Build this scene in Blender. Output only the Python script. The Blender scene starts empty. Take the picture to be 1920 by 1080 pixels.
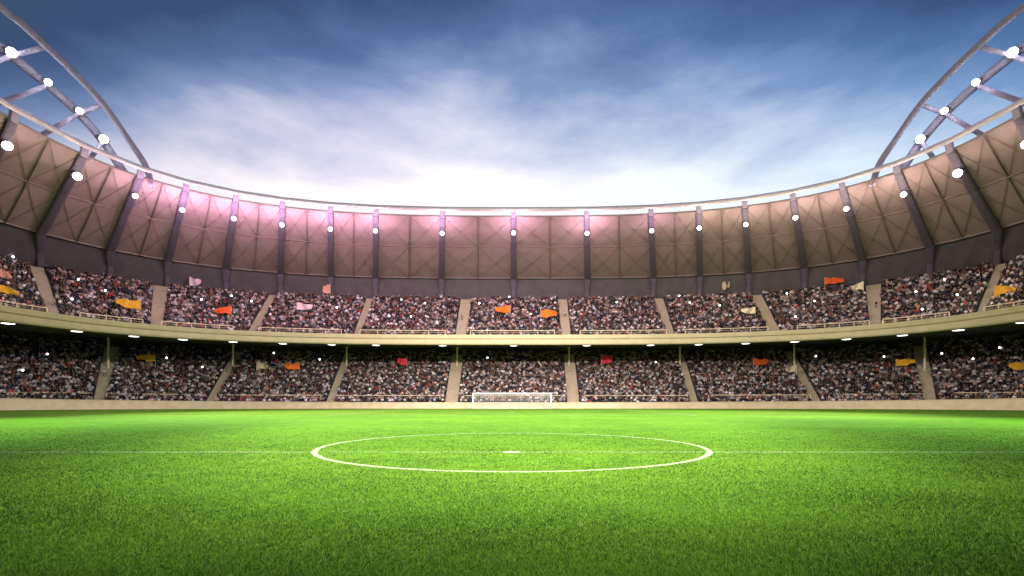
import bpy, bmesh, math, random
import numpy as np
from mathutils import Vector, Matrix
random.seed(7); rng = np.random.default_rng(7)
sc = bpy.context.scene
COL = sc.collection
F = 888.0; CX = 960.0; HY = 754.0; CH = 1.6          # lens and horizon measured from the photograph (1920 wide)
R = math.radians

# ------------------------------------------------------------------ helpers
def tag(o, label=None, cat=None, group=None, kind=None):
    if label: o['label'] = label
    if cat: o['category'] = cat
    if group: o['group'] = group
    if kind: o['kind'] = kind
    return o

def empty(name, loc=(0, 0, 0)):
    o = bpy.data.objects.new(name, None); COL.objects.link(o); o.location = loc
    o.empty_display_size = .3
    return o

class MB:
    def __init__(s): s.v = []; s.f = []; s.m = []
    def add(s, vs, fs, mi=0):
        b = len(s.v); s.v += [tuple(v) for v in vs]
        for f in fs: s.f.append(tuple(i + b for i in f)); s.m.append(mi)
    def box(s, c, sz, rot=None, mi=0):
        x, y, z = sz[0] / 2, sz[1] / 2, sz[2] / 2
        vs = [Vector((i * x, j * y, k * z)) for i in (-1, 1) for j in (-1, 1) for k in (-1, 1)]
        if rot is not None: vs = [rot @ v for v in vs]
        c = Vector(c)
        s.add([v + c for v in vs], [(0, 1, 3, 2), (4, 6, 7, 5), (0, 4, 5, 1), (2, 3, 7, 6), (0, 2, 6, 4), (1, 5, 7, 3)], mi)
    def tube(s, pts, r, n=8, cap=True, mi=0):
        pts = [Vector(p) for p in pts]; rr = r if isinstance(r, (list, tuple)) else [r] * len(pts)
        b = len(s.v); up = None
        for i, p in enumerate(pts):
            d = (pts[min(i + 1, len(pts) - 1)] - pts[max(i - 1, 0)]).normalized()
            if up is None: up = Vector((0, 0, 1)) if abs(d.z) < .9 else Vector((1, 0, 0))
            a = d.cross(up).normalized(); c = a.cross(d).normalized(); up = c
            for k in range(n):
                t = 2 * math.pi * k / n
                s.v.append(tuple(p + rr[i] * (math.cos(t) * a + math.sin(t) * c)))
        for i in range(len(pts) - 1):
            for k in range(n):
                k2 = (k + 1) % n
                s.f.append((b + i * n + k, b + i * n + k2, b + (i + 1) * n + k2, b + (i + 1) * n + k)); s.m.append(mi)
        if cap:
            s.f.append(tuple(b + k for k in range(n))[::-1]); s.m.append(mi)
            s.f.append(tuple(b + (len(pts) - 1) * n + k for k in range(n))); s.m.append(mi)
    def sweep(s, rows, closed=False, mi=0):              # rows: list of equal-length point lists
        b = len(s.v); n = len(rows[0])
        for r_ in rows: s.v += [tuple(p) for p in r_]
        m = n if closed else n - 1
        for i in range(len(rows) - 1):
            for k in range(m):
                k2 = (k + 1) % n
                s.f.append((b + i * n + k, b + i * n + k2, b + (i + 1) * n + k2, b + (i + 1) * n + k)); s.m.append(mi)
    def build(s, name, mats, parent=None, smooth=False):
        me = bpy.data.meshes.new(name); me.from_pydata(s.v, [], s.f)
        mats = mats if isinstance(mats, (list, tuple)) else [mats]
        for m in mats: me.materials.append(m)
        if len(mats) > 1: me.polygons.foreach_set('material_index', s.m)
        if smooth: me.polygons.foreach_set('use_smooth', [True] * len(me.polygons))
        me.update()
        o = bpy.data.objects.new(name, me); COL.objects.link(o)
        if parent:
            o.parent = parent
            o.matrix_parent_inverse = Matrix.Translation(parent.location).inverted() if parent.parent is None else Matrix.Identity(4)
        return o

def copy_child(src, parent):
    c = src.copy(); COL.objects.link(c); c.parent = parent; return c

def nd(nt, t, **kw):
    n = nt.nodes.new(t)
    for k, v in kw.items():
        if k in n.inputs: n.inputs[k].default_value = v
        else: setattr(n, k, v)
    return n

def mat(name, c1, c2=None, scale=3., rough=.7, metal=0., bump=0., stretch=(1, 1, 1), spec=.3, detail=6, lo=.35, hi=.65):
    m = bpy.data.materials.new(name); m.use_nodes = True; nt = m.node_tree
    p = nt.nodes['Principled BSDF']; L = nt.links
    p.inputs['Roughness'].default_value = rough; p.inputs['Metallic'].default_value = metal
    p.inputs['Specular IOR Level'].default_value = spec
    c2 = c2 or tuple(x * .8 for x in c1)
    tc = nd(nt, 'ShaderNodeTexCoord'); mp = nd(nt, 'ShaderNodeMapping'); mp.inputs['Scale'].default_value = stretch
    no = nd(nt, 'ShaderNodeTexNoise', Scale=scale, Detail=detail)
    L.new(tc.outputs['Object'], mp.inputs[0]); L.new(mp.outputs[0], no.inputs['Vector'])
    cr = nd(nt, 'ShaderNodeValToRGB'); e = cr.color_ramp.elements
    e[0].position = lo; e[0].color = (*c2, 1); e[1].position = hi; e[1].color = (*c1, 1)
    L.new(no.outputs['Fac'], cr.inputs[0]); L.new(cr.outputs[0], p.inputs['Base Color'])
    if bump:
        b = nd(nt, 'ShaderNodeBump', Strength=bump); L.new(no.outputs['Fac'], b.inputs['Height']); L.new(b.outputs[0], p.inputs['Normal'])
    return m

def emis(name, col, st):
    m = bpy.data.materials.new(name); m.use_nodes = True; nt = m.node_tree; nt.nodes.clear()
    e = nd(nt, 'ShaderNodeEmission', Strength=st); e.inputs[0].default_value = (*col, 1)
    o = nd(nt, 'ShaderNodeOutputMaterial'); nt.links.new(e.outputs[0], o.inputs[0]); return m

def fast_mesh(name, V, Fc, mats, colors=None, mi=None, n=4):
    """V (N,3), Fc (M,n) arrays; colors (N,3) point colours"""
    me = bpy.data.meshes.new(name)
    me.vertices.add(len(V)); me.vertices.foreach_set('co', V.astype(np.float32).ravel())
    me.loops.add(Fc.size); me.loops.foreach_set('vertex_index', Fc.astype(np.int32).ravel())
    me.polygons.add(len(Fc)); me.polygons.foreach_set('loop_start', np.arange(0, Fc.size, n, dtype=np.int32))
    me.update(calc_edges=True)
    for m in mats: me.materials.append(m)
    if colors is not None:
        ca = me.color_attributes.new('Col', 'FLOAT_COLOR', 'POINT')
        c4 = np.ones((len(V), 4), np.float32); c4[:, :3] = colors
        ca.data.foreach_set('color', c4.ravel())
    o = bpy.data.objects.new(name, me); COL.objects.link(o); return o

# ------------------------------------------------------------------ the plan of the bowl
CY = 68.0
def ring(D, a, p, phi):
    """point on the bowl's plan (superellipse end, straight sides) in the direction phi from the pitch-side spot"""
    s, c = math.sin(phi), math.cos(phi)
    if abs(phi) > 1e-6:
        t = a / abs(s)
        if t * c <= CY: return (math.copysign(a, s), t * c)
    lo, hi = 0., 400.
    for _ in range(40):
        m = (lo + hi) / 2; X = abs(m * s); Yv = m * c
        g = (X / a) ** p + (max(Yv - CY, 0) / (D - CY)) ** p - 1 if Yv > 0 else 1
        if g > 0: hi = m
        else: lo = m
    m = (lo + hi) / 2
    return (m * s, m * c)
def ph(px): return math.atan((px - CX) / F)
def P3(rg, phi, z=None):
    x, y = ring(rg[0], rg[1], rg[2], phi); return Vector((x, y, rg[3] if z is None else z))
RAIL = (110, 76, 2.8, 46.4); PTOP = (111, 77, 2.8, 45.2); PMID = (122, 89, 2.8, 41.6); PBOT = (133, 100, 3., 36.5)
UB = (134, 107, 3., 30.6); UF = (119.1, 91.6, 3., 17.4)
FT = (118, 89, 3., 18.4); FB = (118.3, 91, 3., 15.95)
LF = (118.8, 104.8, 3., .95); LB = (138.5, 118, 3., 15.6); WALL = (118, 104, 3., 0.)
PH = R(108)
NU, NL = 20, 26
def lerp(a, b, t): return a + (b - a) * t
def tier(which, t):
    A, B = (UF, UB) if which == 'u' else (LF, LB)
    return tuple(lerp(A[i], B[i], t) for i in range(4))
def proj(p): return (CX + F * p[0] / p[1], HY - F * (p[2] - CH) / p[1])
def stand_pt(which, px, py):
    phi = ph(px); lo, hi = 0., 1.
    for _ in range(30):
        m = (lo + hi) / 2
        if proj(P3(tier(which, m), phi))[1] > py: lo = m
        else: hi = m
    return P3(tier(which, lo), phi), lo
def tangent(rg, phi):
    a = P3(rg, phi - .004); b = P3(rg, phi + .004); return (b - a).normalized()
def inward(rg, phi):
    t = tangent(rg, phi); n = Vector((t.y, -t.x, 0))
    return n if n.y < 0 or abs(n.y) < 1e-3 and n.x * phi < 0 else (n if n.dot(Vector((-math.sin(phi), -math.cos(phi), 0))) > 0 else -n)

# ------------------------------------------------------------------ materials
M = {}
M['panel'] = mat('roof_membrane', (.335, .235, .25), (.285, .195, .205), .35, .75, bump=.03)
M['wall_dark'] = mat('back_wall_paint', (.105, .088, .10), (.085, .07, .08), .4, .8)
M['steel'] = mat('painted_steel', (.34, .28, .38), (.28, .225, .32), 1.2, .8, 0., spec=.1)
M['rib'] = mat('rib_steel', (.13, .105, .145), (.10, .08, .11), 1.2, .8, 0., spec=.1)
M['steel_light'] = mat('rim_steel', (.62, .53, .60), (.54, .46, .52), 1.0, .4, .2, spec=.5)
M['brace'] = mat('bracing_steel', (.22, .155, .16), (.18, .125, .125), 2., .6)
M['fascia'] = mat('fascia_render', (.62, .51, .33), (.55, .455, .285), .5, .7, bump=.02)
M['fascia_groove'] = mat('fascia_joint', (.38, .31, .18), None, 1., .8)
M['wall'] = mat('pitch_wall_render', (.66, .53, .37), (.57, .45, .30), .7, .75, bump=.03)
M['stair'] = mat('aisle_concrete', (.34, .275, .205), (.28, .225, .165), 1.1, .85, bump=.05)
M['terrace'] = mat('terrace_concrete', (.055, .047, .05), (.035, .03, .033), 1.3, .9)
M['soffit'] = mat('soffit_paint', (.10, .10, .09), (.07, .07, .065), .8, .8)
M['railing'] = mat('railing_paint', (.72, .62, .42), (.62, .53, .34), 2., .45, .1)
M['white'] = mat('white_goal_paint', (.82, .82, .80), (.74, .74, .72), 3., .4)
M['net'] = mat('net_cord', (.80, .80, .78), None, 3., .8)
M['housing'] = mat('lamp_housing', (.08, .08, .085), None, 3., .5, .4)
M['pole'] = mat('flag_pole', (.55, .52, .46), None, 3., .5)
M['ground'] = mat('ground_asphalt', (.06, .058, .055), (.045, .043, .04), .8, .9)
M['lamp_white'] = emis('floodlight_glass', (1., .97, .95), 12.)
M['lamp_pink'] = emis('floodlight_glass_pink', (1., .86, .97), 12.)
M['lamp_cool'] = emis('floodlight_glass_cool', (.93, .99, 1.), 12.)
M['down'] = emis('downlight_glass', (1., .97, .85), 4.)
M['flash'] = emis('flash_light', (.93, .97, 1.), 12.)

# turf
def turf_mat():
    m = bpy.data.materials.new('turf'); m.use_nodes = True; nt = m.node_tree; L = nt.links
    p = nt.nodes['Principled BSDF']; p.inputs['Roughness'].default_value = .8; p.inputs['Specular IOR Level'].default_value = .12
    tc = nd(nt, 'ShaderNodeTexCoord')
    def noise(s, d=4, r=.6):
        n = nd(nt, 'ShaderNodeTexNoise', Scale=s, Detail=d, Roughness=r); L.new(tc.outputs['Object'], n.inputs['Vector']); return n
    n1 = noise(.09, 4); n2 = noise(1.1, 6, .75); n3 = noise(14., 3, .7); n4 = noise(60, 2)
    def math_(op, a, b):
        q = nd(nt, 'ShaderNodeMath', operation=op)
        for i, x in enumerate((a, b)):
            if isinstance(x, (int, float)): q.inputs[i].default_value = x
            else: L.new(x, q.inputs[i])
        return q.outputs[0]
    s = math_('ADD', math_('MULTIPLY', n1.outputs['Fac'], .30), math_('MULTIPLY', n2.outputs['Fac'], .45))
    s = math_('ADD', s, math_('MULTIPLY', n3.outputs['Fac'], .45)); s = math_('ADD', s, math_('MULTIPLY', n4.outputs['Fac'], .25))
    cr = nd(nt, 'ShaderNodeValToRGB'); cr.color_ramp.elements[0].position = .52; cr.color_ramp.elements[1].position = .92
    cr.color_ramp.elements[0].color = (.030, .085, .007, 1); cr.color_ramp.elements[1].color = (.205, .40, .026, 1)
    e = cr.color_ramp.elements.new(.70); e.color = (.095, .225, .015, 1)
    L.new(s, cr.inputs[0]); L.new(cr.outputs[0], p.inputs['Base Color'])
    b = nd(nt, 'ShaderNodeBump', Strength=.35, Distance=.05); L.new(n3.outputs['Fac'], b.inputs['Height']); L.new(b.outputs[0], p.inputs['Normal'])
    return m
M['turf'] = turf_mat()

def attr_mat(name, rough, translucent=0., spec=.2):
    m = bpy.data.materials.new(name); m.use_nodes = True; nt = m.node_tree; L = nt.links
    p = nt.nodes['Principled BSDF']; p.inputs['Roughness'].default_value = rough; p.inputs['Specular IOR Level'].default_value = spec
    a = nd(nt, 'ShaderNodeAttribute'); a.attribute_name = 'Col'; L.new(a.outputs['Color'], p.inputs['Base Color'])
    if translucent:
        t = nd(nt, 'ShaderNodeBsdfTranslucent'); L.new(a.outputs['Color'], t.inputs['Color'])
        mx = nd(nt, 'ShaderNodeMixShader'); mx.inputs[0].default_value = translucent
        L.new(p.outputs[0], mx.inputs[1]); L.new(t.outputs[0], mx.inputs[2])
        L.new(mx.outputs[0], nt.nodes['Material Output'].inputs['Surface'])
    return m
M['blade'] = attr_mat('grass_blades', .6, .35)
M['crowd'] = attr_mat('crowd_clothing', .85)
def paint_mat():
    return mat('line_paint', (.54, .60, .43), (.26, .42, .13), 14., .85, detail=5, lo=.38, hi=.56)
M['paint'] = paint_mat()
def objcol_mat():
    m = bpy.data.materials.new('shirt_cloth'); m.use_nodes = True; nt = m.node_tree
    p = nt.nodes['Principled BSDF']; p.inputs['Roughness'].default_value = .85
    oi = nd(nt, 'ShaderNodeObjectInfo'); nt.links.new(oi.outputs['Color'], p.inputs['Base Color']); return m
M['shirt'] = objcol_mat()
M['skin'] = mat('skin', (.38, .24, .18), (.32, .20, .14), 9., .6)
M['trousers'] = mat('trouser_cloth', (.035, .038, .055), (.02, .022, .03), 9., .85)
M['hair'] = mat('hair', (.035, .022, .015), (.015, .01, .008), 30., .6)

# ------------------------------------------------------------------ ground, pitch and its lines
g = MB(); g.add([(-2500, -2500, -.06), (2500, -2500, -.06), (2500, 2500, -.06), (-2500, 2500, -.06)], [(0, 1, 2, 3)])
tag(g.build('ground', M['ground']), kind='structure')
def inside_pts(rg, n=90, lim=PH): return [P3(rg, -lim + 2 * lim * i / n) for i in range(n + 1)]
wp = inside_pts(WALL, 120)
g = MB(); vs = [Vector((0, 20, 0))] + [Vector((p.x * 1.003, p.y + .3, 0)) for p in wp]
vs += [Vector((104.3, -90, 0)), Vector((-104.3, -90, 0))]
g.add(vs, [(0, i + 1, i) for i in range(1, len(vs) - 1)] + [(0, 1, len(vs) - 1)])
pitch = tag(g.build('pitch', M['turf']), kind='structure')

ZC, RC, ZH = 17.63, 6.79, 15.12
def line_obj(name, polys):
    m = MB()
    for q in polys: m.add([(x, y, .006) for x, y in q], [tuple(range(len(q)))])
    return tag(m.build(name, M['paint']), kind='structure')
m = []
N = 128
for i in range(N):
    a, b = 2 * math.pi * i / N, 2 * math.pi * (i + 1) / N
    m.append([((RC + o) * math.sin(t), ZC + (RC + o) * math.cos(t)) for o, t in ((-.088, a), (.088, a), (.088, b), (-.088, b))])
line_obj('centre_circle_line', m)
def rect(x0, y0, x1, y1): return [(x0, y0), (x1, y0), (x1, y1), (x0, y1)]
line_obj('halfway_line', [rect(-103, ZH - .055, -6.39, ZH + .055), rect(-6.19, ZH - .04, -.30, ZH + .04), rect(.30, ZH - .04, 6.19, ZH + .04), rect(6.39, ZH - .055, 103, ZH + .055)])
line_obj('centre_spot', [[(.29 * math.cos(2 * math.pi * i / 24), ZH + .30 * math.sin(2 * math.pi * i / 24)) for i in range(24)]])
line_obj('penalty_area_line', [rect(-22.7, 58, -22.5, 104), rect(22.5, 58, 22.7, 104), rect(-22.5, 58, 22.5, 58.22)])
line_obj('penalty_spot', [[(.55 * math.cos(2 * math.pi * i / 16), 75 + 1.2 * math.sin(2 * math.pi * i / 16)) for i in range(16)]])

# grass blades standing on the near part of the pitch
def grass():
    n = 430000
    v = rng.uniform(48, 420, n); z = F * CH / v
    x = rng.uniform(-1150, 1150, n) / F * z
    z = z + rng.normal(0, .05, n)
    h = rng.uniform(.018, .042, n) * np.where(rng.random(n) < .08, 1.45, 1.)
    w = np.clip(.0016 * z, .006, .03) * rng.uniform(.7, 1.3, n)
    ang = rng.uniform(0, math.pi, n); lean = rng.normal(0, .45, (n, 2)) * h[:, None]
    dx, dy = np.cos(ang) * w / 2, np.sin(ang) * w / 2
    V = np.empty((n, 3, 3))
    V[:, 0] = np.stack([x - dx, z - dy, np.full(n, .001)], 1); V[:, 1] = np.stack([x + dx, z + dy, np.full(n, .001)], 1)
    V[:, 2] = np.stack([x + lean[:, 0], z + lean[:, 1], h], 1)
    # blade colours: leaves differ in soft patches; dark share widened as shade between blades
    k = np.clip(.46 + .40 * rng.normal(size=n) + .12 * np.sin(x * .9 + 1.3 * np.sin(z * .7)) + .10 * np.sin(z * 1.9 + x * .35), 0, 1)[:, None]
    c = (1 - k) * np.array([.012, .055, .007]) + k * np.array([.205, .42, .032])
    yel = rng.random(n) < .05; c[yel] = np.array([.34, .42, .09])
    r = np.hypot(x, z - ZC)
    paint = (np.abs(r - RC) < .088) | ((np.abs(z - ZH) < .07) & (np.abs(x) > RC)) | ((np.abs(z - ZH) < .05)) | ((x / .29) ** 2 + ((z - ZH) / .3) ** 2 < 1)
    wh = paint & (rng.random(n) < .72); c[wh] = np.array([.56, .61, .46]) * rng.uniform(.75, 1, (wh.sum(), 1))
    V[paint, 2, 2] *= .5
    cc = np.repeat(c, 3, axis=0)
    cc.reshape(n, 3, 3)[:, :2] *= .8  # roots darkened in colour, as shade down among the blades
    Fc = np.arange(n * 3).reshape(n, 3)
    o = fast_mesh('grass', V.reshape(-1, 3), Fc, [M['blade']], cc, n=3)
    tag(o, 'short bright green turf blades covering the near half of the pitch', 'grass', kind='stuff')
grass()

# ------------------------------------------------------------------ stadium
stadium = tag(empty('stadium', (0, 68, 0)), 'oval two-tier football stadium bowl with cream balcony band and lit beige roof', 'stadium')
NS = 150
phis = [-PH + 2 * PH * i / NS for i in range(NS + 1)]
def off(rg, o): return (rg[0] + o, rg[1] + o, rg[2], rg[3])

def terrace(name, which, n):
    m = MB(); prof = []
    for r_ in range(n):
        z = tier(which, 0)[3] + (tier(which, 1)[3] - tier(which, 0)[3]) * r_ / n
        a = tier(which, r_ / n); b = tier(which, (r_ + 1) / n)
        prof += [(a, z), (b, z)]
    prof.append((tier(which, 1), tier(which, 1)[3]))
    prof.append((off(tier(which, 1), 2.5), tier(which, 1)[3]))
    m.sweep([[P3(rg, f, z) for rg, z in prof] for f in phis])
    return m.build(name, M['terrace'], stadium)
terrace('lower_stand', 'l', NL); terrace('upper_stand', 'u', NU)

# aisles: left and right edges at the bottom and the top of each flight (pixels of the photograph)
AU = [(-300, -272, -215, -178), (-125, -98, -78, -52), (93, 116, 55, 82), (281, 302, 288, 317), (461, 476, 505, 518), (661, 673, 687, 700), (853, 873, 864, 884),
      (1054, 1071, 1046, 1063), (1253, 1267, 1226, 1243), (1446, 1467, 1408, 1427), (1632, 1651, 1623, 1652), (1827, 1841, 1868, 1888),
      (2018, 2045, 1998, 2020), (2192, 2220, 2100, 2130)]
AL = [(-330, -300, -262, -230), (-75, -45, -40, -5), (174, 194, 197, 224), (383, 398, 440, 456), (610, 624, 647, 660), (834, 858, 848, 869),
      (1064, 1087, 1057, 1076), (1296, 1310, 1268, 1281), (1525, 1542, 1468, 1486), (1736, 1757, 1709, 1736), (1965, 1995, 1925, 1960), (2220, 2250, 2150, 2182)]
def aisle_edges(which, i, t):
    a = (AU if which == 'u' else AL)[i]
    A, B = tier(which, 0), tier(which, 1)
    l = lerp(P3(A, ph(a[0])), P3(B, ph(a[2])), t); r_ = lerp(P3(A, ph(a[1])), P3(B, ph(a[3])), t)
    return l, r_
for which, AA, n in (('u', AU, NU), ('l', AL, NL)):
    for i in range(len(AA)):
        m = MB(); rows = []; steps = n * 2
        for k in range(steps):
            t0, t1 = k / steps, (k + 1) / steps
            for t in (t0, t1):
                l, r_ = aisle_edges(which, i, t)
                z = lerp(tier(which, 0)[3], tier(which, 1)[3], (k + .5) / steps) + .12
                l.z = r_.z = z; dn = Vector((0, 0, -.5))
                rows.append([l + dn, l, lerp(l, r_, .5), r_, r_ + dn])
        m.sweep(rows)
        m.add([rows[0][0], rows[0][1], rows[0][3], rows[0][4]], [(0, 1, 2, 3)])
        m.build('aisle_stair', M['stair'], stadium)

# balcony band
m = MB(); z0 = 15.95
prof = [(.55, 18.25), (-.02, 18.42), (-.12, 18.40), (-.12, 17.45), (.06, 17.42), (.06, 17.24), (-.16, 17.20), (-.22, 16.2), (-.05, 15.95), (.55, 15.95), (.55, 18.2)]
def frow(f):
    out = []
    for o_, z in prof:
        t = (18.4 - z) / 2.45
        rg = tuple(lerp(FT[i], FB[i], t) for i in range(3)) + (z,)
        out.append(P3(off(rg, o_), f, z))
    return out
m.sweep([frow(f) for f in phis])
fo = m.build('balcony_fascia', [M['fascia'], M['fascia_groove']], stadium)
k = len(prof) - 1
mi = [1 if (i % k) == 4 else 0 for i in range(len(fo.data.polygons))]; fo.data.polygons.foreach_set('material_index', mi)
# soffit under the balcony and the lower back wall
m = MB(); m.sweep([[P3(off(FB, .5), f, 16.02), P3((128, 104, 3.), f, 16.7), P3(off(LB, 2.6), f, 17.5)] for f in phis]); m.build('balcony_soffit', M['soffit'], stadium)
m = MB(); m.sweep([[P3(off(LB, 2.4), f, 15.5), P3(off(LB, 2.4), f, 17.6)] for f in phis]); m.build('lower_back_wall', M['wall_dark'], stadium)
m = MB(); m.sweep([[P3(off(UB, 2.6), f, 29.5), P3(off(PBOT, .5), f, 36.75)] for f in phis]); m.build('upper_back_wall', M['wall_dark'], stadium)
m = MB(); m.sweep([[P3(off(PBOT, .28), f, 36.3), P3(off(PBOT, -.05), f, 36.3), P3(off(PBOT, -.05), f, 36.62), P3(off(PBOT, .28), f, 36.62)] for f in phis], closed=True); m.build('eaves_beam', M['brace'], stadium)

# ribs, roof panels
RT = [28, 160, 265, 350, 443, 530, 620, 705, 830, 963, 1100, 1220, 1310, 1396, 1486, 1578, 1680, 1778, 1905]
RB = [-62, 76, 207, 315, 424, 526, 620, 704, 828, 963, 1101, 1225, 1312, 1404, 1508, 1617, 1744, 1870, 2010]
pt = [ph(x) for x in RT]; pb = [ph(x) for x in RB]
def extend(side):
    xs = []
    e0t, e0b = (pt[0], pb[0]) if side < 0 else (pt[-1], pb[-1])
    yt = P3(RAIL, e0t).y; yb = P3(PBOT, e0b).y
    for _ in range(6):
        yt -= 13; yb -= 13.5
        xs.append((side * math.atan2(RAIL[1], yt), side * math.atan2(PBOT[1], yb)))
    return xs
le, re_ = extend(-1), extend(1)
ribs = [a for a in reversed(le)] + list(zip(pt, pb)) + re_
def rib_phi(i, z):     # z: 0 at rail, 1 at PBOT
    return lerp(ribs[i][0], ribs[i][1], z)
def roofpt(i, s, q, o=0.):
    """point on the roof: bay i, s across (0..1), q: 0 = top edge, 1 = mid, 2 = bottom; o = inward offset"""
    if q <= 1: A, B, t = PTOP, PMID, q
    else: A, B, t = PMID, PBOT, q - 1
    fq = .06 + .94 * q / 2
    f = lerp(rib_phi(i, fq), rib_phi(min(i + 1, len(ribs) - 1), fq), s) if s else rib_phi(i, fq)
    p = lerp(P3(A, f), P3(B, f), t)
    if o:
        n = inward(A, f); sl = Vector((n.x * .37, n.y * .37, -.93)).normalized()
        p = p + sl * o
    return p
for i in range(len(ribs) - 1):
    m = MB(); ns = 8
    m.sweep([[roofpt(i, s / ns, q / 4) for q in range(9)] for s in range(ns + 1)])
    pan = m.build('roof_panel', M['panel'], stadium)
    b = MB(); O = .10
    b.tube([roofpt(i, .5, q / 4, O) for q in range(9)], .12, 5)
    b.tube([roofpt(i, s / 6, 1, O) for s in range(7)], .13, 5)
    b.tube([roofpt(i, s / 6, 0, O) for s in range(7)], .20, 5)
    for s0 in (0, .5):
        for q0 in (0, 1):
            b.tube([roofpt(i, s0, q0, O), roofpt(i, s0 + .25, q0 + .5, O), roofpt(i, s0 + .5, q0 + 1, O)], .042, 4)
            b.tube([roofpt(i, s0 + .5, q0, O), roofpt(i, s0 + .25, q0 + .5, O), roofpt(i, s0, q0 + 1, O)], .042, 4)
    b.build('cross_bracing', M['brace'], pan)
for i in range(len(ribs)):
    m = MB(); pts = []
    for q in (0, .25, .5, .75, 1, 1.25, 1.5, 1.75, 2): pts.append(roofpt(i, 0, q, .0))
    f = ribs[i][1]
    pts += [P3((134.6, 104.8, 3.), f, 33.2), P3((135.5, 107.6, 3.), f, 30.4)]
    rows = []
    for j, p in enumerate(pts):
        n = inward(PMID, ribs[i][0]); t = Vector((n.y, -n.x, 0))
        q = j / 8
        dn = Vector((n.x * .4, n.y * .4, -.92)).normalized() if j < 9 else n
        hw = lerp(.62, .78, min(q, 1)) if j < 9 else .55
        dp = .55 if j < 9 else .22
        rows.append([p - t * hw, p - t * hw + dn * dp, p - t * hw * .6 + dn * (dp + .12), p + t * hw * .6 + dn * (dp + .12), p + t * hw + dn * dp, p + t * hw])
    m.sweep(rows)
    m.add(rows[0], [(0, 1, 2, 3, 4, 5)]); m.add(rows[-1], [(0, 1, 2, 3, 4, 5)])
    m.build('roof_rib', M['rib'], stadium)
    # upright that carries the rim rail
    a = roofpt(i, 0, 0, .1); b_ = P3(RAIL, ribs[i][0])
    m = MB(); n = inward(RAIL, ribs[i][0]); t = Vector((n.y, -n.x, 0))
    m.sweep([[p - t * .5 + n * .3, p + t * .5 + n * .3, p + t * .5 - n * .3, p - t * .5 - n * .3] for p in (a - Vector((0, 0, .5)), b_)], closed=True)
    m.build('rim_post', M['steel'], stadium)
m = MB(); m.tube([P3(RAIL, a) for a, b_ in ribs], .46, 12); m.build('rim_rail', M['steel_light'], stadium, smooth=True)

# thin columns between the soffit and the aisle heads
for px, y1 in ((-40, 700), (207, 690), (437, 690), (650, 687), (857, 686), (1067, 686), (1275, 686), (1489, 690), (1734, 694), (1950, 700)):
    m = MB(); p, t = stand_pt('l', px if px != 207 else 203, y1)
    zt = 16.0 + (p - P3(FB, ph(px), p.z)).length * .07
    lean = 0
    m.tube([p - Vector((0, 0, .3)), Vector((p.x, p.y, zt + .2))], .24, 8); m.tube([Vector((p.x, p.y, zt - .35)), Vector((p.x, p.y, zt + .15))], .42, 8)
    m.build('support_column', M['railing'], stadium, smooth=False)

# wall round the pitch
m = MB()
def wrow(f):
    h = 1.55 + .85 * min(abs(math.tan(f)) / 1.08 if abs(f) < 1.4 else 1., 1.) ** 2
    return [P3(WALL, f, -.05), P3(WALL, f, h - .12), P3(off(WALL, -.1), f, h - .12), P3(off(WALL, -.1), f, h), P3(off(WALL, .6), f, h), P3(off(WALL, .6), f, .3)]
m.sweep([wrow(f) for f in phis])
tag(m.build('pitch_wall', M['wall']), 'low plain cream wall curving round the far edge of the pitch', 'wall')

# ------------------------------------------------------------------ roof arches
ORD = ['', 'first', 'second', 'third', 'fourth', 'fifth', 'sixth', 'seventh', 'eighth', 'ninth', 'tenth', 'eleventh', 'twelfth']
archnodes = {}
for sd, word in ((-1, 'left'), (1, 'right')):
    def pp(u, dy, X): z = X / (u / F); return Vector((sd * X, z, CH + dy / F * z))
    outer = [pp(676, 405, 71.), pp(688, 445, 71.7), pp(722, 496, 73.2), pp(766, 558, 75), pp(820, 616, 76.6), pp(873, 667, 78), pp(920, 710, 79.2), pp(960, 742, 80.2)]
    outer += [Vector((sd * q_[0], q_[1], q_[2])) for q_ in ((82, 66, 66.6), (83.5, 54, 69.6), (84.5, 40, 71.5), (84.5, 26, 71.8), (83.5, 12, 70), (81.5, -4, 65.5), (79, -20, 57), (77, -36, 47))]
    chord = [pp(722, 424, 76), pp(735, 441, 76.8), pp(767, 489, 79), pp(812, 541, 81.3), pp(870, 594, 83), pp(938, 649, 84.8)]
    chord += [Vector((sd * q_[0], q_[1], q_[2])) for q_ in ((87, 72, 62.8), (88.5, 60, 65.5), (89.5, 46, 67.5), (89.5, 30, 68), (88.5, 14, 66.5), (86, -4, 61.5), (83, -24, 52))]
    def smooth_path(P, n=5):
        out = []
        for i in range(len(P) - 1):
            a, b, c, d = P[max(i - 1, 0)], P[i], P[i + 1], P[min(i + 2, len(P) - 1)]
            for k in range(n):
                t = k / n
                out.append(.5 * ((2 * b) + (c - a) * t + (2 * a - 5 * b + 4 * c - d) * t * t + (3 * b - 3 * c + d - a) * t ** 3))
        out.append(P[-1]); return out
    root = tag(empty('roof_arch', outer[0]), 'curved tubular steel truss arch rising over the roof rim on the %s' % word, 'arch')
    m = MB(); m.tube(smooth_path(outer), .55, 20); m.build('outer_tube', M['steel'], root, smooth=True)
    m = MB(); m.tube(smooth_path(chord), .72, 20); m.build('inner_tube', M['steel'], root, smooth=True)
    for a, b in ((chord[5], outer[5]), (chord[3], outer[3]), (chord[7], outer[9]), (chord[9], outer[11])):
        m = MB(); m.tube([a, b], .38, 8); m.build('strut', M['steel'], root, smooth=True)
    for a, tgt in [(chord[k_], P3(off(PTOP, .4), sd * math.atan(u_ / F), 45.)) for k_, u_ in ((2, 792), (3, 885), (4, 985), (5, 1075))]:
        m = MB(); m.tube([a, tgt], .38, 8); m.build('strut', M['steel'], root, smooth=True)
    archnodes[sd] = (chord, word)

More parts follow.
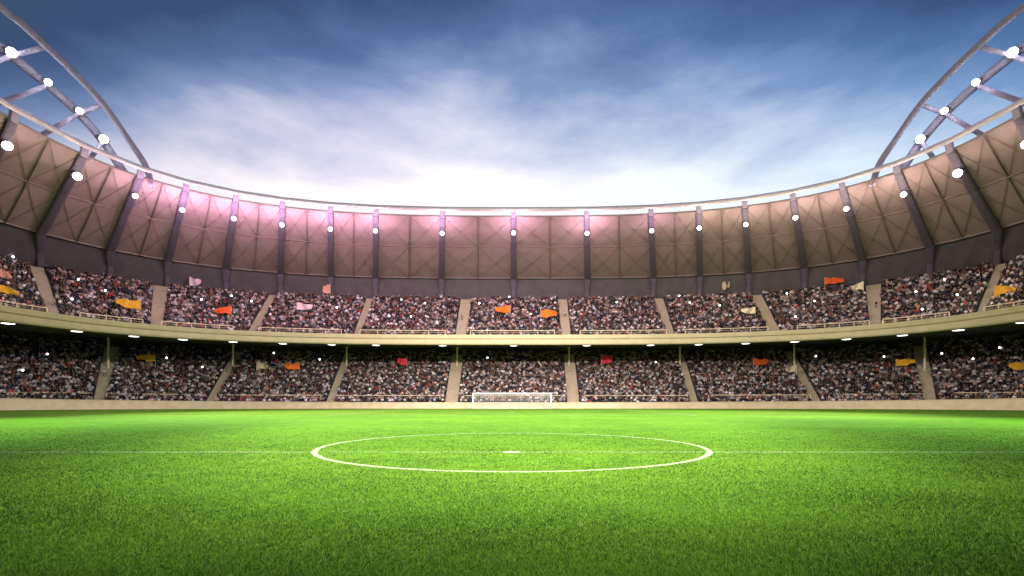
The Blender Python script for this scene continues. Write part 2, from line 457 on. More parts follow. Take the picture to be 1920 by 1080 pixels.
# ------------------------------------------------------------------ floodlights
def add_light(kind, loc, power, col, parent=None, target=None, size=.5, spot=90, blend=1., name='added_beam'):
    L = bpy.data.lights.new(name, kind); L.energy = power; L.color = col
    L.shadow_soft_size = size
    if kind == 'SPOT': L.spot_size = R(spot); L.spot_blend = blend
    o = bpy.data.objects.new(name, L); COL.objects.link(o); o.location = loc
    if target is not None: o.rotation_euler = (Vector(target) - Vector(loc)).to_track_quat('-Z', 'Y').to_euler()
    return o
def lamp_parts(lens_mat):
    """round floodlight: drum housing with a yoke and a domed glass facing -Y"""
    h = MB(); N = 16
    prof = [(.25, .55), (.55, .45), (.66, .0), (.70, -.12), (.62, -.12)]
    h.sweep([[Vector((r_ * math.cos(2 * math.pi * k / N), y, r_ * math.sin(2 * math.pi * k / N))) for k in range(N)] for r_, y in prof], closed=True)
    h.add([(.25 * math.cos(2 * math.pi * k / N), .55, .25 * math.sin(2 * math.pi * k / N)) for k in range(N)], [tuple(range(N))])
    h.box((.78, .1, 0), (.08, .2, .3)); h.box((-.78, .1, 0), (.08, .2, .3)); h.box((0, .72, 0), (1.64, .08, .3)); h.box((.78, .42, 0), (.08, .6, .16)); h.box((-.78, .42, 0), (.08, .6, .16))
    l = MB()
    l.sweep([[Vector((r_ * math.cos(2 * math.pi * k / N), y, r_ * math.sin(2 * math.pi * k / N))) for k in range(N)] for r_, y in ((.62, -.1), (.52, -.26), (.3, -.36), (.02, -.40))], closed=True)
    return h, l
protos = {}
def floodlight(loc, target, lens, label, group, scale=1.):
    root = tag(empty('floodlight', (0, 0, 0)), label, 'floodlight', group)
    if lens not in protos:
        h, l = lamp_parts(lens); protos[lens] = (h.build('housing', M['housing'], root), l.build('lamp_glass', M[lens], root, smooth=True))
    else:
        for s in protos[lens]: copy_child(s, root)
    d = (Vector(target) - Vector(loc)).normalized()
    root.rotation_euler = (-d).to_track_quat('Y', 'Z').to_euler()
    root.location = loc; root.scale = (scale,) * 3
    return root
LY = [272, 330, 368, 393, 409, 421, 430, 433, 437, 437, 437, 432, 428, 420, 408, 391, 365, 325, 270]
LX = [12, 143, 252, 343, 437, 530, 622, 705, 830, 963, 1100, 1220, 1310, 1398, 1490, 1585, 1691, 1797, 1918]
PINK = (1., .58, .88); WARM = (1., .84, .68); COOL = (.80, .93, 1.)
for i in range(19):
    j = i + 6; best = None
    for q in [x / 40 for x in range(2, 60)]:
        p = roofpt(j, 0, q, 1.35); e = abs(proj(p)[1] - LY[i])
        if best is None or e < best[0]: best = (e, p, q)
    p = best[1]
    k = i - 9
    where = 'straight above the goal' if k == 0 else '%s roof rib %s of the one above the goal' % (ORD[abs(k)], 'left' if k < 0 else 'right')
    pink = 3 <= i <= 10
    lens = 'lamp_pink' if pink else 'lamp_white'
    fl = floodlight(p, (p.x * .2, 45, 0), lens, 'glaring round floodlight on the %s' % (where if k else 'roof rib straight above the goal'), 'floodlights on the roof ribs', .78 if 1 < i < 17 else 1.1)
    tint = (1., .60, .82) if 3 <= i <= 9 else ((1., .66, .80) if i in (2, 10, 11) else WARM)
    n = inward(PMID, ribs[j][0])
    lp = p + n * 4.4 + Vector((0, 0, -2.2))
    add_light('POINT', lp, (5200 if 3 <= i <= 10 else 2300) if 1 < i < 17 else 1100, tint, size=1.1, name='floodlight_glow')
for sd in (-1, 1):
    chord, word = archnodes[sd]
    for k, nm in ((2, 'lowest'), (3, 'second lowest'), (4, 'third lowest'), (5, 'highest visible')):
        p = chord[k] + Vector((-sd * 1.0, -1.0, -.1))
        floodlight(p, (0, 40, 0), 'lamp_cool', '%s white floodlight on the truss arch at the %s' % (nm, word), 'floodlights on the roof arches', 1.2 if k in (2, 5) else .9)
        add_light('POINT', p + Vector((-sd * 2.6, -2.6, -1.2)), 420, COOL, size=.7, name='floodlight_glow')

# added unseen spots, no lamp bodies, shaping light on the pitch and far stands
for sd in (-1, 1):
    add_light('SPOT', (sd * 16, -45, 46), 600000, (1., .96, .80), target=(0, 29.3, 0), size=1.5, spot=25, blend=.74)
    add_light('SPOT', (sd * 74, 60, 45), 520000, (1., .93, .82), target=(sd * 4, 74, 0), size=1.5, spot=76, blend=1.)
    add_light('SPOT', (sd * 50, -34, 45), 600000, (1., .88, .80), target=(-sd * 8, 118, 3), size=1.5, spot=36, blend=1.)
    add_light('SPOT', (sd * 30, -40, 45), 210000, (.92, .95, .78), target=(sd * 58, 88, 0), size=1.5, spot=46, blend=1.)
    add_light('SPOT', (sd * 74, 12, 45), 430000, (.74, 1., .70), target=(sd * 34, 33, 0), size=1.5, spot=50, blend=1.)  # added greenish side fill for the pitch edges

# ------------------------------------------------------------------ downlights under the balcony
src = None
DLX = [-90, 15, 144, 251, 343, 437, 530, 622, 705, 830, 963, 1100, 1220, 1310, 1398, 1490, 1587, 1692, 1797, 1918, 2010]
mid = DLX.index(963)
for i, x in enumerate(DLX):
    f = ph(x); p = P3((120.6, 93.6, 3.), f, 16.05)
    k = i - mid
    lab = 'flat bright downlight under the balcony %s' % ('straight above the goal' if k == 0 else '%s to the %s of the one above the goal' % (ORD[abs(k)] if abs(k) < 13 else '', 'left' if k < 0 else 'right'))
    root = tag(empty('downlight', p), lab, 'ceiling light', 'downlights under the balcony')
    if src is None:
        a = MB(); N = 20
        a.sweep([[Vector((r_ * math.cos(2 * math.pi * q / N), r_ * math.sin(2 * math.pi * q / N), z)) for q in range(N)] for r_, z in ((1.15, .1), (1.15, -.06), (1.02, -.10), (.95, -.06))], closed=True)
        b = MB(); b.sweep([[Vector((r_ * math.cos(2 * math.pi * q / N), r_ * math.sin(2 * math.pi * q / N), z)) for q in range(N)] for r_, z in ((.95, -.07), (.7, -.12), (.02, -.15))], closed=True)
        src = (a.build('trim_ring', M['housing']), b.build('lamp_glass', M['down'], smooth=True))
        for s in src: s.parent = root
    else:
        for s in src: copy_child(s, root)

# ------------------------------------------------------------------ guard rails
def block_name(which, px, py=None):
    """which seating block a picture position falls in, in words"""
    AA = AU if which == 'u' else AL
    p, t = stand_pt(which, px, py if py else (600 if which == 'u' else 720))
    idx = 0
    for i in range(len(AA)):
        l, r_ = aisle_edges(which, i, t)
        if proj((l + r_) / 2)[0] < px: idx = i + 1
    c = 7 if which == 'u' else 6
    k = idx - c
    tn = 'upper' if which == 'u' else 'lower'
    if k == 0: return '%s stand block %s the goal' % (tn, 'high above' if which == 'u' else 'right behind'), idx
    return '%s %s-stand block %s of the goal' % (ORD[abs(k)], tn, 'left' if k < 0 else 'right'), idx
for which, rails in (('u', [(-60, 88), (150, 268), (303, 437), (485, 640), (675, 835), (882, 1040), (1088, 1250), (1285, 1440), (1495, 1630), (1655, 1780), (1845, 1990)]),
                     ('l', [(-20, 172), (200, 352), (405, 602), (630, 825), (872, 1052), (1092, 1288), (1340, 1520), (1580, 1733), (1790, 1950)])):
    for x0, x1 in rails:
        if which == 'u': rg = off(UF, -.2); zb, zt = 17.6, 19.55
        else: rg = off(LF, 1.75); zb, zt = 1.9, 3.25
        f0, f1 = ph(x0), ph(x1); c = P3(rg, (f0 + f1) / 2, zb)
        bn, _ = block_name(which, (x0 + x1) / 2)
        root = tag(empty('guard_rail', c), 'cream painted handrail along the front of the %s' % bn, 'railing', 'handrails at the front of the stands')
        if which == 'l': zt = 3.25 + .35 * (abs((x0 + x1) / 2 - CX) / 900) ** 2
        m = MB(); m.tube([P3(rg, lerp(f0, f1, k / 10), zt) for k in range(11)], .10, 6); m.tube([P3(rg, lerp(f0, f1, k / 10), zt - .5) for k in range(11)], .03, 5)
        m.build('top_rail', M['railing'], root)
        for k in range(6):
            q = P3(rg, lerp(f0, f1, k / 5), zb - .2); m = MB(); m.tube([q, Vector((q.x, q.y, zt - .1))], .07 if k not in (0, 5) else .1, 6)
            m.build('post', M['railing'], root)

# ------------------------------------------------------------------ goal
GZ = 112.; gw = 9.2; gh = 3.62
goal = tag(empty('goal', (0, GZ, 0)), 'white football goal with net standing at the far end of the pitch', 'goal')
for s in (-1, 1):
    m = MB(); m.tube([(s * gw, GZ, 0), (s * gw, GZ, gh)], .2, 12); m.build('post', M['white'], goal, smooth=True)
m = MB(); m.tube([(-gw - .19, GZ, gh), (gw + .19, GZ, gh)], .2, 12); m.build('crossbar', M['white'], goal, smooth=True)
m = MB(); BD = 2.6; TD = 1.3
m.tube([(-gw, GZ, gh), (-gw, GZ + TD, gh - .1), (-gw, GZ + BD, .1), (gw, GZ + BD, .1), (gw, GZ + TD, gh - .1), (gw, GZ, gh)], .06, 6); m.tube([(-gw, GZ + TD, gh - .1), (gw, GZ + TD, gh - .1)], .06, 6)
m.build('net_frame', M['white'], goal)
m = MB(); nx = 46
for i in range(nx + 1):
    x = lerp(-gw, gw, i / nx); m.tube([(x, GZ + .05, gh - .05), (x, GZ + TD, gh - .18), (x, GZ + BD, .06)], .028, 3, cap=False)
for i in range(14):
    t = i / 13
    y, z = (GZ + TD * t * 3.25, lerp(gh - .05, gh - .18, t * 3.25)) if t < .3077 else (lerp(GZ + TD, GZ + BD, (t - .3077) / .6923), lerp(gh - .18, .06, (t - .3077) / .6923))
    m.tube([(-gw, y, z), (gw, y, z)], .028, 3, cap=False)
for s in (-1, 1):
    for k in range(1, 10):
        z = gh * k / 10; d = lerp(BD, TD, z / gh); m.tube([(s * gw, GZ, z), (s * gw, GZ + d, z)], .028, 3, cap=False)
    for k in range(1, 6):
        m.tube([(s * gw, GZ + BD * k / 6, .02), (s * gw, GZ + TD * k / 6, gh - .1)], .028, 3, cap=False)
m.build('net', M['net'], goal)

# ------------------------------------------------------------------ people
def person_mesh(pose):
    """one continuous skinned body, feet at the origin, facing -Y"""
    J = {'hip': (0, 0, .93, .135), 'waist': (0, 0, 1.08, .125), 'chest': (0, 0, 1.30, .15), 'neck': (0, .0, 1.47, .06), 'head': (0, -.01, 1.60, .10), 'crown': (0, 0, 1.70, .085)}
    E = [('hip', 'waist'), ('waist', 'chest'), ('chest', 'neck'), ('neck', 'head'), ('head', 'crown')]
    for s, n in ((-1, 'R'), (1, 'L')):
        J['sh' + n] = (s * .19, 0, 1.40, .07)
        if pose == 'up' or (pose == 'one' and s > 0): el, wr, ha = (s * .33, -.05, 1.60, .045), (s * .27, -.10, 1.86, .034), (s * .26, -.12, 1.95, .038)
        elif pose == 'clap': el, wr, ha = (s * .27, -.12, 1.15, .045), (s * .10, -.34, 1.27, .034), (s * .04, -.40, 1.33, .038)
        else: el, wr, ha = (s * .25, .02, 1.13, .045), (s * .25, -.06, .88, .034), (s * .25, -.09, .79, .038)
        J['el' + n], J['wr' + n], J['ha' + n] = el, wr, ha
        E += [('chest', 'sh' + n), ('sh' + n, 'el' + n), ('el' + n, 'wr' + n), ('wr' + n, 'ha' + n)]
        st = .22 if pose == 'walk' else 0.
        J['th' + n] = (s * .10, 0, .86, .095); J['kn' + n] = (s * .11, -.02 - st * .4 * s, .48, .062); J['an' + n] = (s * .11, .02 - st * s, .09, .042); J['to' + n] = (s * .13, -.15 - st * s, .04, .04)
        E += [('hip', 'th' + n), ('th' + n, 'kn' + n), ('kn' + n, 'an' + n), ('an' + n, 'to' + n)]
    names = list(J); me = bpy.data.meshes.new('body_' + pose)
    me.from_pydata([J[k][:3] for k in names], [(names.index(a), names.index(b)) for a, b in E], [])
    o = bpy.data.objects.new('tmp', me); COL.objects.link(o)
    sk = o.modifiers.new('s', 'SKIN'); sk.use_smooth_shade = True
    for i, k in enumerate(names):
        v = me.skin_vertices[0].data[i]; v.radius = (J[k][3] * (1.25 if k in ('chest', 'waist', 'hip') else 1), J[k][3]); v.use_root = (k == 'hip')
    sb = o.modifiers.new('b', 'SUBSURF'); sb.levels = 1; sb.render_levels = 1
    dg = bpy.context.evaluated_depsgraph_get(); res = bpy.data.meshes.new_from_object(o.evaluated_get(dg))
    bpy.data.objects.remove(o); res.name = 'body'
    res.materials.clear()
    for mm in (M['shirt'], M['skin'], M['trousers']): res.materials.append(mm)
    hands = [Vector(J['ha' + n][:3]) for n in 'RL']
    for p in res.polygons:
        c = p.center
        i = 0
        if c.z > 1.47 and abs(c.x) < .13: i = 1
        elif min((c - h).length for h in hands) < .2: i = 1
        elif c.z < .97 and abs(c.x) < .21: i = 2
        p.material_index = i
    for v in res.vertices:                                  # nose and chin on the front of the head
        if 1.5 < v.co.z < 1.66 and v.co.y < -.07 and abs(v.co.x) < .03: v.co.y -= .03
    return res
def hair_mesh(long=False):
    b = MB(); N = 10
    rows = []
    for k in range(5):
        a = (math.pi / 2) * (k / 4) * (1.15 if long else 1.)
        rows.append([Vector((.118 * math.sin(a + .05) * math.cos(2 * math.pi * q / N), .018 + .125 * math.sin(a + .05) * math.sin(2 * math.pi * q / N), 1.645 + .125 * math.cos(a) - (.16 if long and k == 4 and math.sin(2 * math.pi * q / N) > -.3 else 0))) for q in range(N)])
    b.sweep(rows, closed=True)
    me = bpy.data.meshes.new('hair'); me.from_pydata(b.v, [], b.f); me.materials.append(M['hair'])
    me.polygons.foreach_set('use_smooth', [True] * len(me.polygons)); return me
bodies = {k: person_mesh(k) for k in ('stand', 'up', 'one', 'clap', 'walk')}
hairs = [hair_mesh(False), hair_mesh(True)]
PAL = [('white', (.70, .68, .69), 14), ('black', (.010, .009, .013), 40), ('dark red', (.12, .03, .03), 6), ('grey', (.25, .24, .25), 10), ('navy blue', (.02, .03, .075), 8),
       ('brown', (.13, .07, .05), 10), ('light pink', (.62, .40, .38), 7), ('beige', (.50, .40, .32), 7), ('bright red', (.50, .05, .035), 2), ('light blue', (.34, .44, .58), 2)]
PW = np.array([p[2] for p in PAL], float); PW /= PW.sum()
PC = np.array([p[1] for p in PAL])
def person(loc, face, pose, ci, label, group=None):
    o = bpy.data.objects.new('person', bodies[pose]); COL.objects.link(o); o.location = loc
    o.rotation_euler = (0, 0, face); o.color = (*PAL[ci][1], 1); s = random.uniform(.95, 1.06); o.scale = (s, s, s)
    tag(o, label, 'person', group)
    h = bpy.data.objects.new('hair', random.choice(hairs)); COL.objects.link(h); h.parent = o
    return o
def face_of(n): return math.atan2(n.x, -n.y)         # rotation that turns -Y towards n

spots = []                                             # x, y, z, facing, tier, row, projected x
for which, n in (('u', NU), ('l', NL)):
    AA = AU if which == 'u' else AL
    for r_ in range(n):
        t = (r_ + .55) / n; rg = tier(which, t)
        z = tier(which, 0)[3] + (tier(which, 1)[3] - tier(which, 0)[3]) * r_ / n
        ed = []
        for i in range(len(AA)):
            l, rr = aisle_edges(which, i, t); ed.append((math.atan2(l.x, l.y), math.atan2(rr.x, rr.y)))
        f = -R(64); end = R(64); prev = P3(rg, f)
        while f < end:
            p = P3(rg, f); rad = math.hypot(p.x, p.y)
            n2 = inward(rg, f); t2 = tangent(rg, f)
            step = .60 / rad / max(.35, abs(t2.dot(Vector((math.cos(f), -math.sin(f), 0)))))
            pad = .25 / rad
            if not any(a - pad < f < b + pad for a, b in ed) and random.random() > .035:
                jx, jy = random.gauss(0, .07), random.gauss(0, .06)
                spots.append((p.x + t2.x * jx + n2.x * jy, p.y + t2.y * jx + n2.y * jy, z, face_of(n2) + random.gauss(0, .25), which, r_, CX + F * p.x / p.y))
            f += step * random.uniform(.88, 1.12)
S = np.array([(a[0], a[1], a[2], a[3]) for a in spots])
K = len(spots)
print('crowd', K)
# the 300 that show largest: inside the frame, not hidden behind wall or parapet
def visible(a):
    if not (4 < a[6] < 1916): return False
    py = HY - F * (a[2] + 1.5 - CH) / a[1]
    if not (0 < py): return False
    if a[4] == 'u': return a[5] >= 1
    lim = HY - F * (FB[3] - CH) / P3(FB, math.atan2(a[0], a[1])).y     # below the balcony band
    return a[5] >= 2 and py > lim + 6
cand = sorted([i for i in range(K) if visible(spots[i])], key=lambda i: S[i, 1])[:300]
cs = set(cand)
for i in cand:
    a = spots[i]; ci = int(rng.choice(len(PAL), p=PW))
    tn = 'upper' if a[4] == 'u' else 'lower'; side = 'left' if a[6] < CX else 'right'
    pos = random.choices(['stand', 'up', 'one', 'clap'], [6, 1, 1.2, 2])[0]
    act = {'stand': 'with arms down', 'up': 'with both arms raised', 'one': 'with one arm raised', 'clap': 'with hands together'}[pos]
    row = ('front rows' if a[5] < 4 else 'middle rows' if a[5] < 10 else 'high rows')
    person((a[0], a[1], a[2]), a[3], pos, ci, 'spectator in %s top %s, %s, %s stand, far %s' % (PAL[ci][0], act, row, tn, side), 'spectators nearest the camera at the ends of the stands')

# people on the aisle stairs
WK = [('u', 102, 578, 'far left'), ('u', 488, 585, ''), ('u', 681, 580, ''), ('u', 866, 603, ''), ('u', 1059, 596, ''), ('u', 1256, 604, ''), ('u', 1455, 606, ''), ('u', 1643, 580, ''), ('u', 1849, 545, ''),
      ('l', 196, 708, ''), ('l', 424, 700, ''), ('l', 1518, 718, ''), ('l', 1747, 708, '')]
WC = [3, 9, 3, 5, 9, 1, 1, 1, 3, 9, 5, 1, 4]
def aisle_word(which, px):
    AA = AU if which == 'u' else AL; best = min(range(len(AA)), key=lambda i: abs((AA[i][0] + AA[i][1] + AA[i][2] + AA[i][3]) / 4 - px))
    k = best - (6 if which == 'u' else 5)
    return '%s aisle %s of the goal' % ((ORD[k], 'right') if k >= 1 else (ORD[1 - k], 'left'))
for (w, x, y, _), ci in zip(WK, WC):
    p, t = stand_pt(w, x, y); n = inward(tier(w, t), ph(x))
    person((p.x, p.y, p.z + .25), face_of(n) + .5, 'walk', ci, 'person in %s top on %s-stand stairs, %s' % (PAL[ci][0], 'upper' if w == 'u' else 'lower', aisle_word(w, x)), 'people on the aisle stairs')

# the remaining crowd as one mass
def crowd_template(pose):
    v = []; f = []; part = []
    def frustum(c0, s0, c1, s1, pt_):
        b = len(v)
        for c, s in ((c0, s0), (c1, s1)):
            for dx, dy in ((-1, -1), (1, -1), (1, 1), (-1, 1)): v.append((c[0] + dx * s[0], c[1] + dy * s[1], c[2])); part.append(pt_)
        f.extend([(b, b + 1, b + 5, b + 4), (b + 1, b + 2, b + 6, b + 5), (b + 2, b + 3, b + 7, b + 6), (b + 3, b, b + 4, b + 7), (b + 4, b + 5, b + 6, b + 7)])
    frustum((0, 0, .45), (.17, .12), (0, 0, .98), (.17, .11), 2)
    frustum((0, 0, .98), (.16, .11), (0, 0, 1.32), (.23, .13), 0)
    frustum((0, 0, 1.32), (.23, .13), (0, 0, 1.47), (.10, .07), 0)
    frustum((0, -.02, 1.47), (.06, .07), (0, -.02, 1.60), (.095, .11), 1)
    frustum((0, .0, 1.60), (.105, .12), (0, .01, 1.74), (.065, .08), 3)
    for s in (-1, 1):
        if pose == 1: frustum((s * .25, -.03, 1.32), (.055, .06), (s * .30, -.12, 1.72), (.04, .05), 0); frustum((s * .30, -.12, 1.72), (.04, .05), (s * .22, -.16, 1.98), (.045, .05), 1)
        elif pose == 2: frustum((s * .27, -.05, 1.05), (.055, .06), (s * .25, -.02, 1.38), (.06, .06), 0); frustum((s * .12, -.35, 1.08), (.07, .06), (s * .08, -.36, 1.22), (.06, .05), 1)
        else: frustum((s * .27, -.02, .85), (.05, .06), (s * .25, 0, 1.38), (.06, .06), 0)
    return np.array(v), np.array(f), np.array(part)
T = [crowd_template(i) for i in range(3)]
SK = np.array([(.34, .22, .17), (.42, .29, .23), (.20, .12, .08), (.09, .055, .04)]); HR = np.array([(.02, .015, .012), (.06, .035, .02), (.20, .13, .06), (.012, .012, .015)])
rest = np.array([i for i in range(K) if i not in cs])
pose = rng.choice(3, size=len(rest), p=[.62, .12, .26])
Vs, Fs, Cs = [], [], []; base = 0
for q in range(3):
    idx = rest[pose == q]; v, f, part = T[q]; n = len(idx)
    sc_ = rng.uniform(.93, 1.08, n); seated = rng.random(n) < .35
    a = S[idx, 3]; ca, sa = np.cos(a), np.sin(a)
    X = v[None, :, 0] * sc_[:, None]; Yv = v[None, :, 1] * sc_[:, None]; Z = v[None, :, 2] * sc_[:, None] - .38 * seated[:, None]
    W = np.stack([S[idx, 0][:, None] + X * ca[:, None] - Yv * sa[:, None], S[idx, 1][:, None] + X * sa[:, None] + Yv * ca[:, None], S[idx, 2][:, None] + Z], 2)
    ci = rng.choice(len(PAL), size=n, p=PW)
    low = np.array([spots[i_][4] == 'l' for i_ in idx]); ci = np.where(low & (ci == 1) & (rng.random(n) < .12), 0, ci); shirt = PC[ci] * rng.uniform(.40, 1.0, (n, 1)) * np.array([1.03, .96, 1.0])  # some black tops turned white, brightening the lower tier by colour
    skin = SK[rng.choice(4, n, p=[.45, .3, .15, .1])]; hair = HR[rng.choice(4, n, p=[.4, .3, .15, .15])]
    hat = rng.random(n) < .10; hair = np.where(hat[:, None], PC[rng.choice(len(PAL), n, p=PW)], hair)
    tr = np.array([.03, .03, .045]) * rng.uniform(.5, 2.5, (n, 1))
    C = np.empty((n, len(v), 3)); cols = [shirt, skin, tr, hair]
    for k in range(4): C[:, part == k] = cols[k][:, None, :]
    Vs.append(W.reshape(-1, 3)); Cs.append(np.clip(C, 0, .85).reshape(-1, 3))
    Fs.append((f[None] + (np.arange(n) * len(v))[:, None, None] + base).reshape(-1, 4)); base += n * len(v)
o = fast_mesh('crowd', np.concatenate(Vs), np.concatenate(Fs), [M['crowd']], np.concatenate(Cs))
tag(o, 'dense mass of distant spectators filling both tiers of the stands', 'crowd', kind='stuff')

# ------------------------------------------------------------------ flags
FC = {'golden yellow': (.72, .36, .03), 'orange': (.80, .17, .02), 'red orange': (.70, .10, .02), 'pale pink': (.68, .46, .52), 'salmon': (.66, .33, .24), 'cream': (.72, .60, .42), 'beige': (.52, .42, .30), 'crimson': (.60, .03, .07)}
FM = {k: mat('flag_cloth_' + k.replace(' ', '_'), v, tuple(x * .8 for x in v), 1.5, .8) for k, v in FC.items()}
FL = [('u', 6, 512, 22, 18, 'salmon', -1), ('u', 12, 543, 36, 16, 'golden yellow', -1), ('u', 241, 569, 36, 18, 'golden yellow', 1), ('u', 366, 528, 18, 16, 'pale pink', -1), ('u', 418, 581, 27, 14, 'red orange', 1),
      ('u', 571, 574, 27, 14, 'pale pink', -1), ('u', 612, 541, 14, 19, 'salmon', 1), ('u', 943, 579, 28, 14, 'orange', 1), ('u', 1029, 588, 30, 15, 'orange', -1), ('u', 1361, 534, 13, 18, 'beige', -1),
      ('u', 1403, 582, 24, 12, 'cream', 1), ('u', 1564, 525, 30, 14, 'red orange', -1), ('u', 1608, 537, 18, 14, 'cream', 1), ('u', 1885, 543, 34, 18, 'golden yellow', -1),
      ('l', 274, 671, 28, 13, 'golden yellow', 1), ('l', 492, 686, 20, 14, 'beige', -1), ('l', 547, 686, 28, 13, 'orange', 1), ('l', 754, 678, 18, 15, 'crimson', 1), ('l', 1138, 673, 22, 17, 'crimson', -1),
      ('l', 1427, 678, 27, 13, 'red orange', -1), ('l', 1483, 692, 19, 13, 'beige', 1), ('l', 1698, 679, 28, 13, 'golden yellow', -1), ('l', 1911, 686, 30, 16, 'golden yellow', 1)]
for w, x, y, fw, fh, cn, dr in FL:
    base_, t = stand_pt(w, x, min(y + 20, 742 if w == 'l' else 620)); n = inward(tier(w, t), ph(x))
    d = base_.y; W_, H_ = fw / F * d, fh / F * d
    zc = CH + (HY - y) / F * d
    bn, _ = block_name(w, x, y + 12)
    c = Vector((base_.x, base_.y, zc))
    tn = tangent(tier(w, t), ph(x)); tn = tn if tn.x > 0 else -tn
    hoist = c + tn * (dr * W_ / 2)                       # pole at the wide end
    root = tag(empty('flag', (hoist.x, hoist.y, base_.z + 1.)), 'waving %s flag in the %s' % (cn, bn), 'flag', 'flags waved in the crowd')
    m = MB(); NX, NY = 12, 6; rows = []
    ph0 = random.uniform(0, 6)
    for i in range(NX + 1):
        s = i / NX; row = []
        hh = H_ * (1 - .55 * s ** 1.8) * (1 + .10 * math.sin(6 * s + ph0))
        for j in range(NY + 1):
            v = j / NY - .5
            p = hoist - tn * (dr * W_ * s) + Vector((0, 0, v * hh * (1 + .12 * math.sin(11 * s + 2 * ph0)) + .16 * H_ * math.sin(4.5 * s + ph0) * s - .04 * H_ * s)) + n * (.45 * math.sin(8 * s + ph0 + 2.4 * v) * s ** .5)
            row.append(p)
        rows.append(row)
    m.sweep(rows); m.build('cloth', FM[cn], root, smooth=True)
    m = MB(); m.tube([Vector((hoist.x, hoist.y, base_.z + 1.)), Vector((hoist.x, hoist.y, zc + H_ / 2 + .1))], .035, 6); m.build('pole', M['pole'], root)

# ------------------------------------------------------------------ camera flashes
FS = [('u', x, y) for x, y in ((23, 482), (146, 524), (134, 561), (197, 545), (378, 562), (435, 555), (472, 565), (632, 577), (753, 562), (797, 569), (730, 593), (771, 594), (820, 605), (899, 569), (955, 557), (995, 589), (1156, 567), (1273, 555),
      (1293, 568), (1349, 573), (1475, 551), (1527, 565), (1491, 594), (1718, 547), (1772, 524), (1784, 497), (1796, 553), (1730, 580))] + \
     [('l', x, y) for x, y in ((88, 664), (42, 694), (313, 671), (380, 688), (514, 662), (600, 674), (914, 671), (1229, 679), (1529, 668), (1657, 669), (1766, 663), (1875, 652), (1825, 673))]
groups = {}
for w, x, y in FS: groups.setdefault(block_name(w, x, y)[0], []).append((x, y, w))
fsrc = None
for bn, L_ in groups.items():
    L_.sort()
    for k, (x, y, w) in enumerate(L_):
        p, t = stand_pt(w, x, y + 10); zc = CH + (HY - y) / F * p.y; n = inward(tier(w, t), ph(x))
        p = Vector((p.x, p.y, zc)) + n * .35
        o_ = 'only' if len(L_) == 1 else 'leftmost' if k == 0 else 'rightmost' if k == len(L_) - 1 else '%s from left' % ORD[k + 1]
        root = tag(empty('camera_flash', p), '%s camera flash sparkling in the %s' % (o_, bn), 'camera flash', 'camera flashes in the crowd')
        if fsrc is None:
            a = MB(); a.box((0, .12, 0), (.34, .14, .22)); a.box((0, .12, .14), (.14, .12, .08))
            b = MB(); N = 10
            b.sweep([[Vector((r_ * math.cos(2 * math.pi * q / N), yy, r_ * math.sin(2 * math.pi * q / N))) for q in range(N)] for r_, yy in ((.19, .04), (.17, -.08), (.10, -.15), (.01, -.18))], closed=True)
            fsrc = (a.build('camera_body', M['housing']), b.build('flash_glass', M['flash'], smooth=True))
            for s in fsrc: s.parent = root
        else:
            for s in fsrc: copy_child(s, root)

# ------------------------------------------------------------------ sky
W = bpy.data.worlds.new('World'); sc.world = W; W.use_nodes = True; nt = W.node_tree; L = nt.links
bg = nt.nodes['Background']
SUN_EL, SUN_AZ = 14, 200
sky = nd(nt, 'ShaderNodeTexSky', sky_type='NISHITA', sun_disc=False); sky.sun_elevation = R(SUN_EL); sky.sun_rotation = R(SUN_AZ)
tc = nd(nt, 'ShaderNodeTexCoord'); sx = nd(nt, 'ShaderNodeSeparateXYZ'); L.new(tc.outputs['Generated'], sx.inputs[0])
def MT(op, a, b=None, c=None, clamp=False):
    q = nd(nt, 'ShaderNodeMath', operation=op); q.use_clamp = clamp
    for i, x in enumerate((a, b, c)):
        if x is None: continue
        if isinstance(x, (int, float)): q.inputs[i].default_value = x
        else: L.new(x, q.inputs[i])
    return q.outputs[0]
ya = MT('MAXIMUM', MT('ABSOLUTE', sx.outputs['Y']), .12)
vv = MT('DIVIDE', sx.outputs['Z'], ya); uu = MT('DIVIDE', sx.outputs['X'], ya)
# clouds: two sheets of stretched noise on the dome
mp = nd(nt, 'ShaderNodeMapping'); mp.inputs['Scale'].default_value = (1.5, 1.5, 3.0); mp.inputs['Rotation'].default_value = (0, R(-9), 0); mp.inputs['Location'].default_value = (5.2, 3.3, 1.4)
L.new(tc.outputs['Generated'], mp.inputs[0])
n1 = nd(nt, 'ShaderNodeTexNoise', Scale=1.5, Detail=9, Roughness=.52, Distortion=.3); L.new(mp.outputs[0], n1.inputs['Vector'])
mp2 = nd(nt, 'ShaderNodeMapping'); mp2.inputs['Scale'].default_value = (1, 1, 3.2); mp2.inputs['Location'].default_value = (2.3, 6.2, 5.0); L.new(tc.outputs['Generated'], mp2.inputs[0])
n2 = nd(nt, 'ShaderNodeTexNoise', Scale=3.6, Detail=8, Roughness=.6, Distortion=.2); L.new(mp2.outputs[0], n2.inputs['Vector'])
c1 = MT('SUBTRACT', n1.outputs['Fac'], .5); c2 = MT('SUBTRACT', n2.outputs['Fac'], .5)
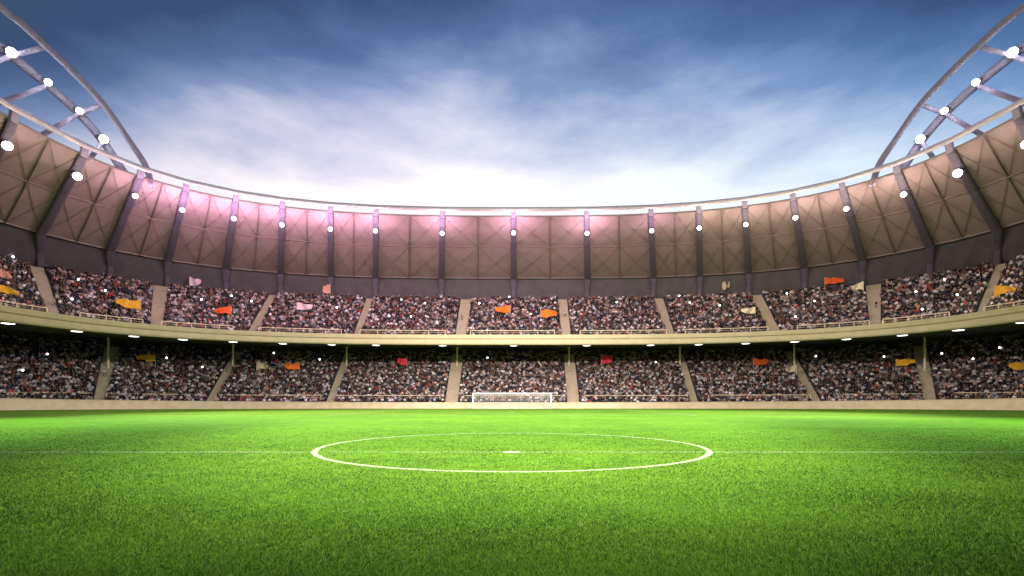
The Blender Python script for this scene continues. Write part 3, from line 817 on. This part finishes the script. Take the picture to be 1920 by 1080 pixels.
# height coordinate warped by the clouds
hcoord = MT('SUBTRACT', vv, MT('ADD', MT('MULTIPLY', c1, .37), MT('MULTIPLY', c2, .24)))
hcoord = MT('ADD', hcoord, MT('ADD', MT('MULTIPLY', MT('MULTIPLY', uu, uu), .03), MT('MULTIPLY', MT('MULTIPLY', uu, uu), MT('MULTIPLY', MT('SUBTRACT', vv, .42), .22))))
hcoord = MT('ADD', hcoord, MT('MULTIPLY', uu, -.01))
cr = nd(nt, 'ShaderNodeValToRGB'); el = cr.color_ramp.elements
stops = [(.0, (.80, .80, .90)), (.34, (.98, .97, 1.0)), (.465, (.96, .96, 1.0)), (.53, (.72, .745, .89)), (.595, (.50, .555, .75)), (.685, (.21, .30, .545)), (.785, (.08, .145, .33)), (.92, (.027, .057, .165)), (1.0, (.03, .06, .14))]
el[0].position, el[0].color = stops[0][0], (*stops[0][1], 1); el[1].position, el[1].color = stops[-1][0], (*stops[-1][1], 1)
for p_, c_ in stops[1:-1]: e = el.new(p_); e.color = (*c_, 1)
L.new(hcoord, cr.inputs[0])
# the sky is tinted pink to the left, clear blue to the right
crt = nd(nt, 'ShaderNodeValToRGB'); e = crt.color_ramp.elements
e[0].position = .0; e[0].color = (1.0, .92, .84, 1); e[1].position = 1.; e[1].color = (.80, 1.0, 1.02, 1)
q = e.new(.35); q.color = (1.10, 1.0, .98, 1); q = e.new(.55); q.color = (1.0, 1.0, .97, 1)
L.new(MT('MULTIPLY_ADD', uu, .42, .5, clamp=True), crt.inputs[0])
mul = nd(nt, 'ShaderNodeMix', data_type='RGBA', blend_type='MULTIPLY'); mul.inputs[0].default_value = 1.
L.new(cr.outputs[0], mul.inputs[6]); L.new(crt.outputs[0], mul.inputs[7])
# clear Nishita air added in the gaps
sk = nd(nt, 'ShaderNodeMix', data_type='RGBA', blend_type='MULTIPLY'); sk.inputs[0].default_value = 1.; sk.inputs[7].default_value = (.018, .018, .018, 1)
L.new(sky.outputs[0], sk.inputs[6])
ad = nd(nt, 'ShaderNodeMix', data_type='RGBA', blend_type='ADD'); ad.inputs[0].default_value = 1.; L.new(mul.outputs[2], ad.inputs[6]); L.new(sk.outputs[2], ad.inputs[7])
L.new(ad.outputs[2], bg.inputs['Color']); bg.inputs['Strength'].default_value = 1.0
sun = bpy.data.lights.new('Sun', 'SUN'); sun.energy = .25; sun.angle = R(6); sun.color = (1., .86, .70)
so = bpy.data.objects.new('Sun', sun); COL.objects.link(so)
sd_ = Vector((math.sin(R(SUN_AZ)) * math.cos(R(SUN_EL)), math.cos(R(SUN_AZ)) * math.cos(R(SUN_EL)), math.sin(R(SUN_EL))))
so.rotation_euler = (-sd_).to_track_quat('-Z', 'Y').to_euler()

# ------------------------------------------------------------------ camera
cam = bpy.data.cameras.new('Camera'); co = bpy.data.objects.new('Camera', cam); COL.objects.link(co)
cam.sensor_width = 36; cam.lens = 36 * F / 1920; cam.shift_y = (HY - 540) / 1920; cam.clip_end = 6000; cam.clip_start = .05
co.location = (0, 0, CH); co.rotation_euler = (R(90), 0, 0); sc.camera = co
sc.cycles.use_light_tree = True; sc.cycles.denoising_prefilter = 'FAST'
vs_ = sc.view_settings; vs_.view_transform = 'Standard'; vs_.look = 'None'; vs_.gamma = 1; vs_.exposure = 0
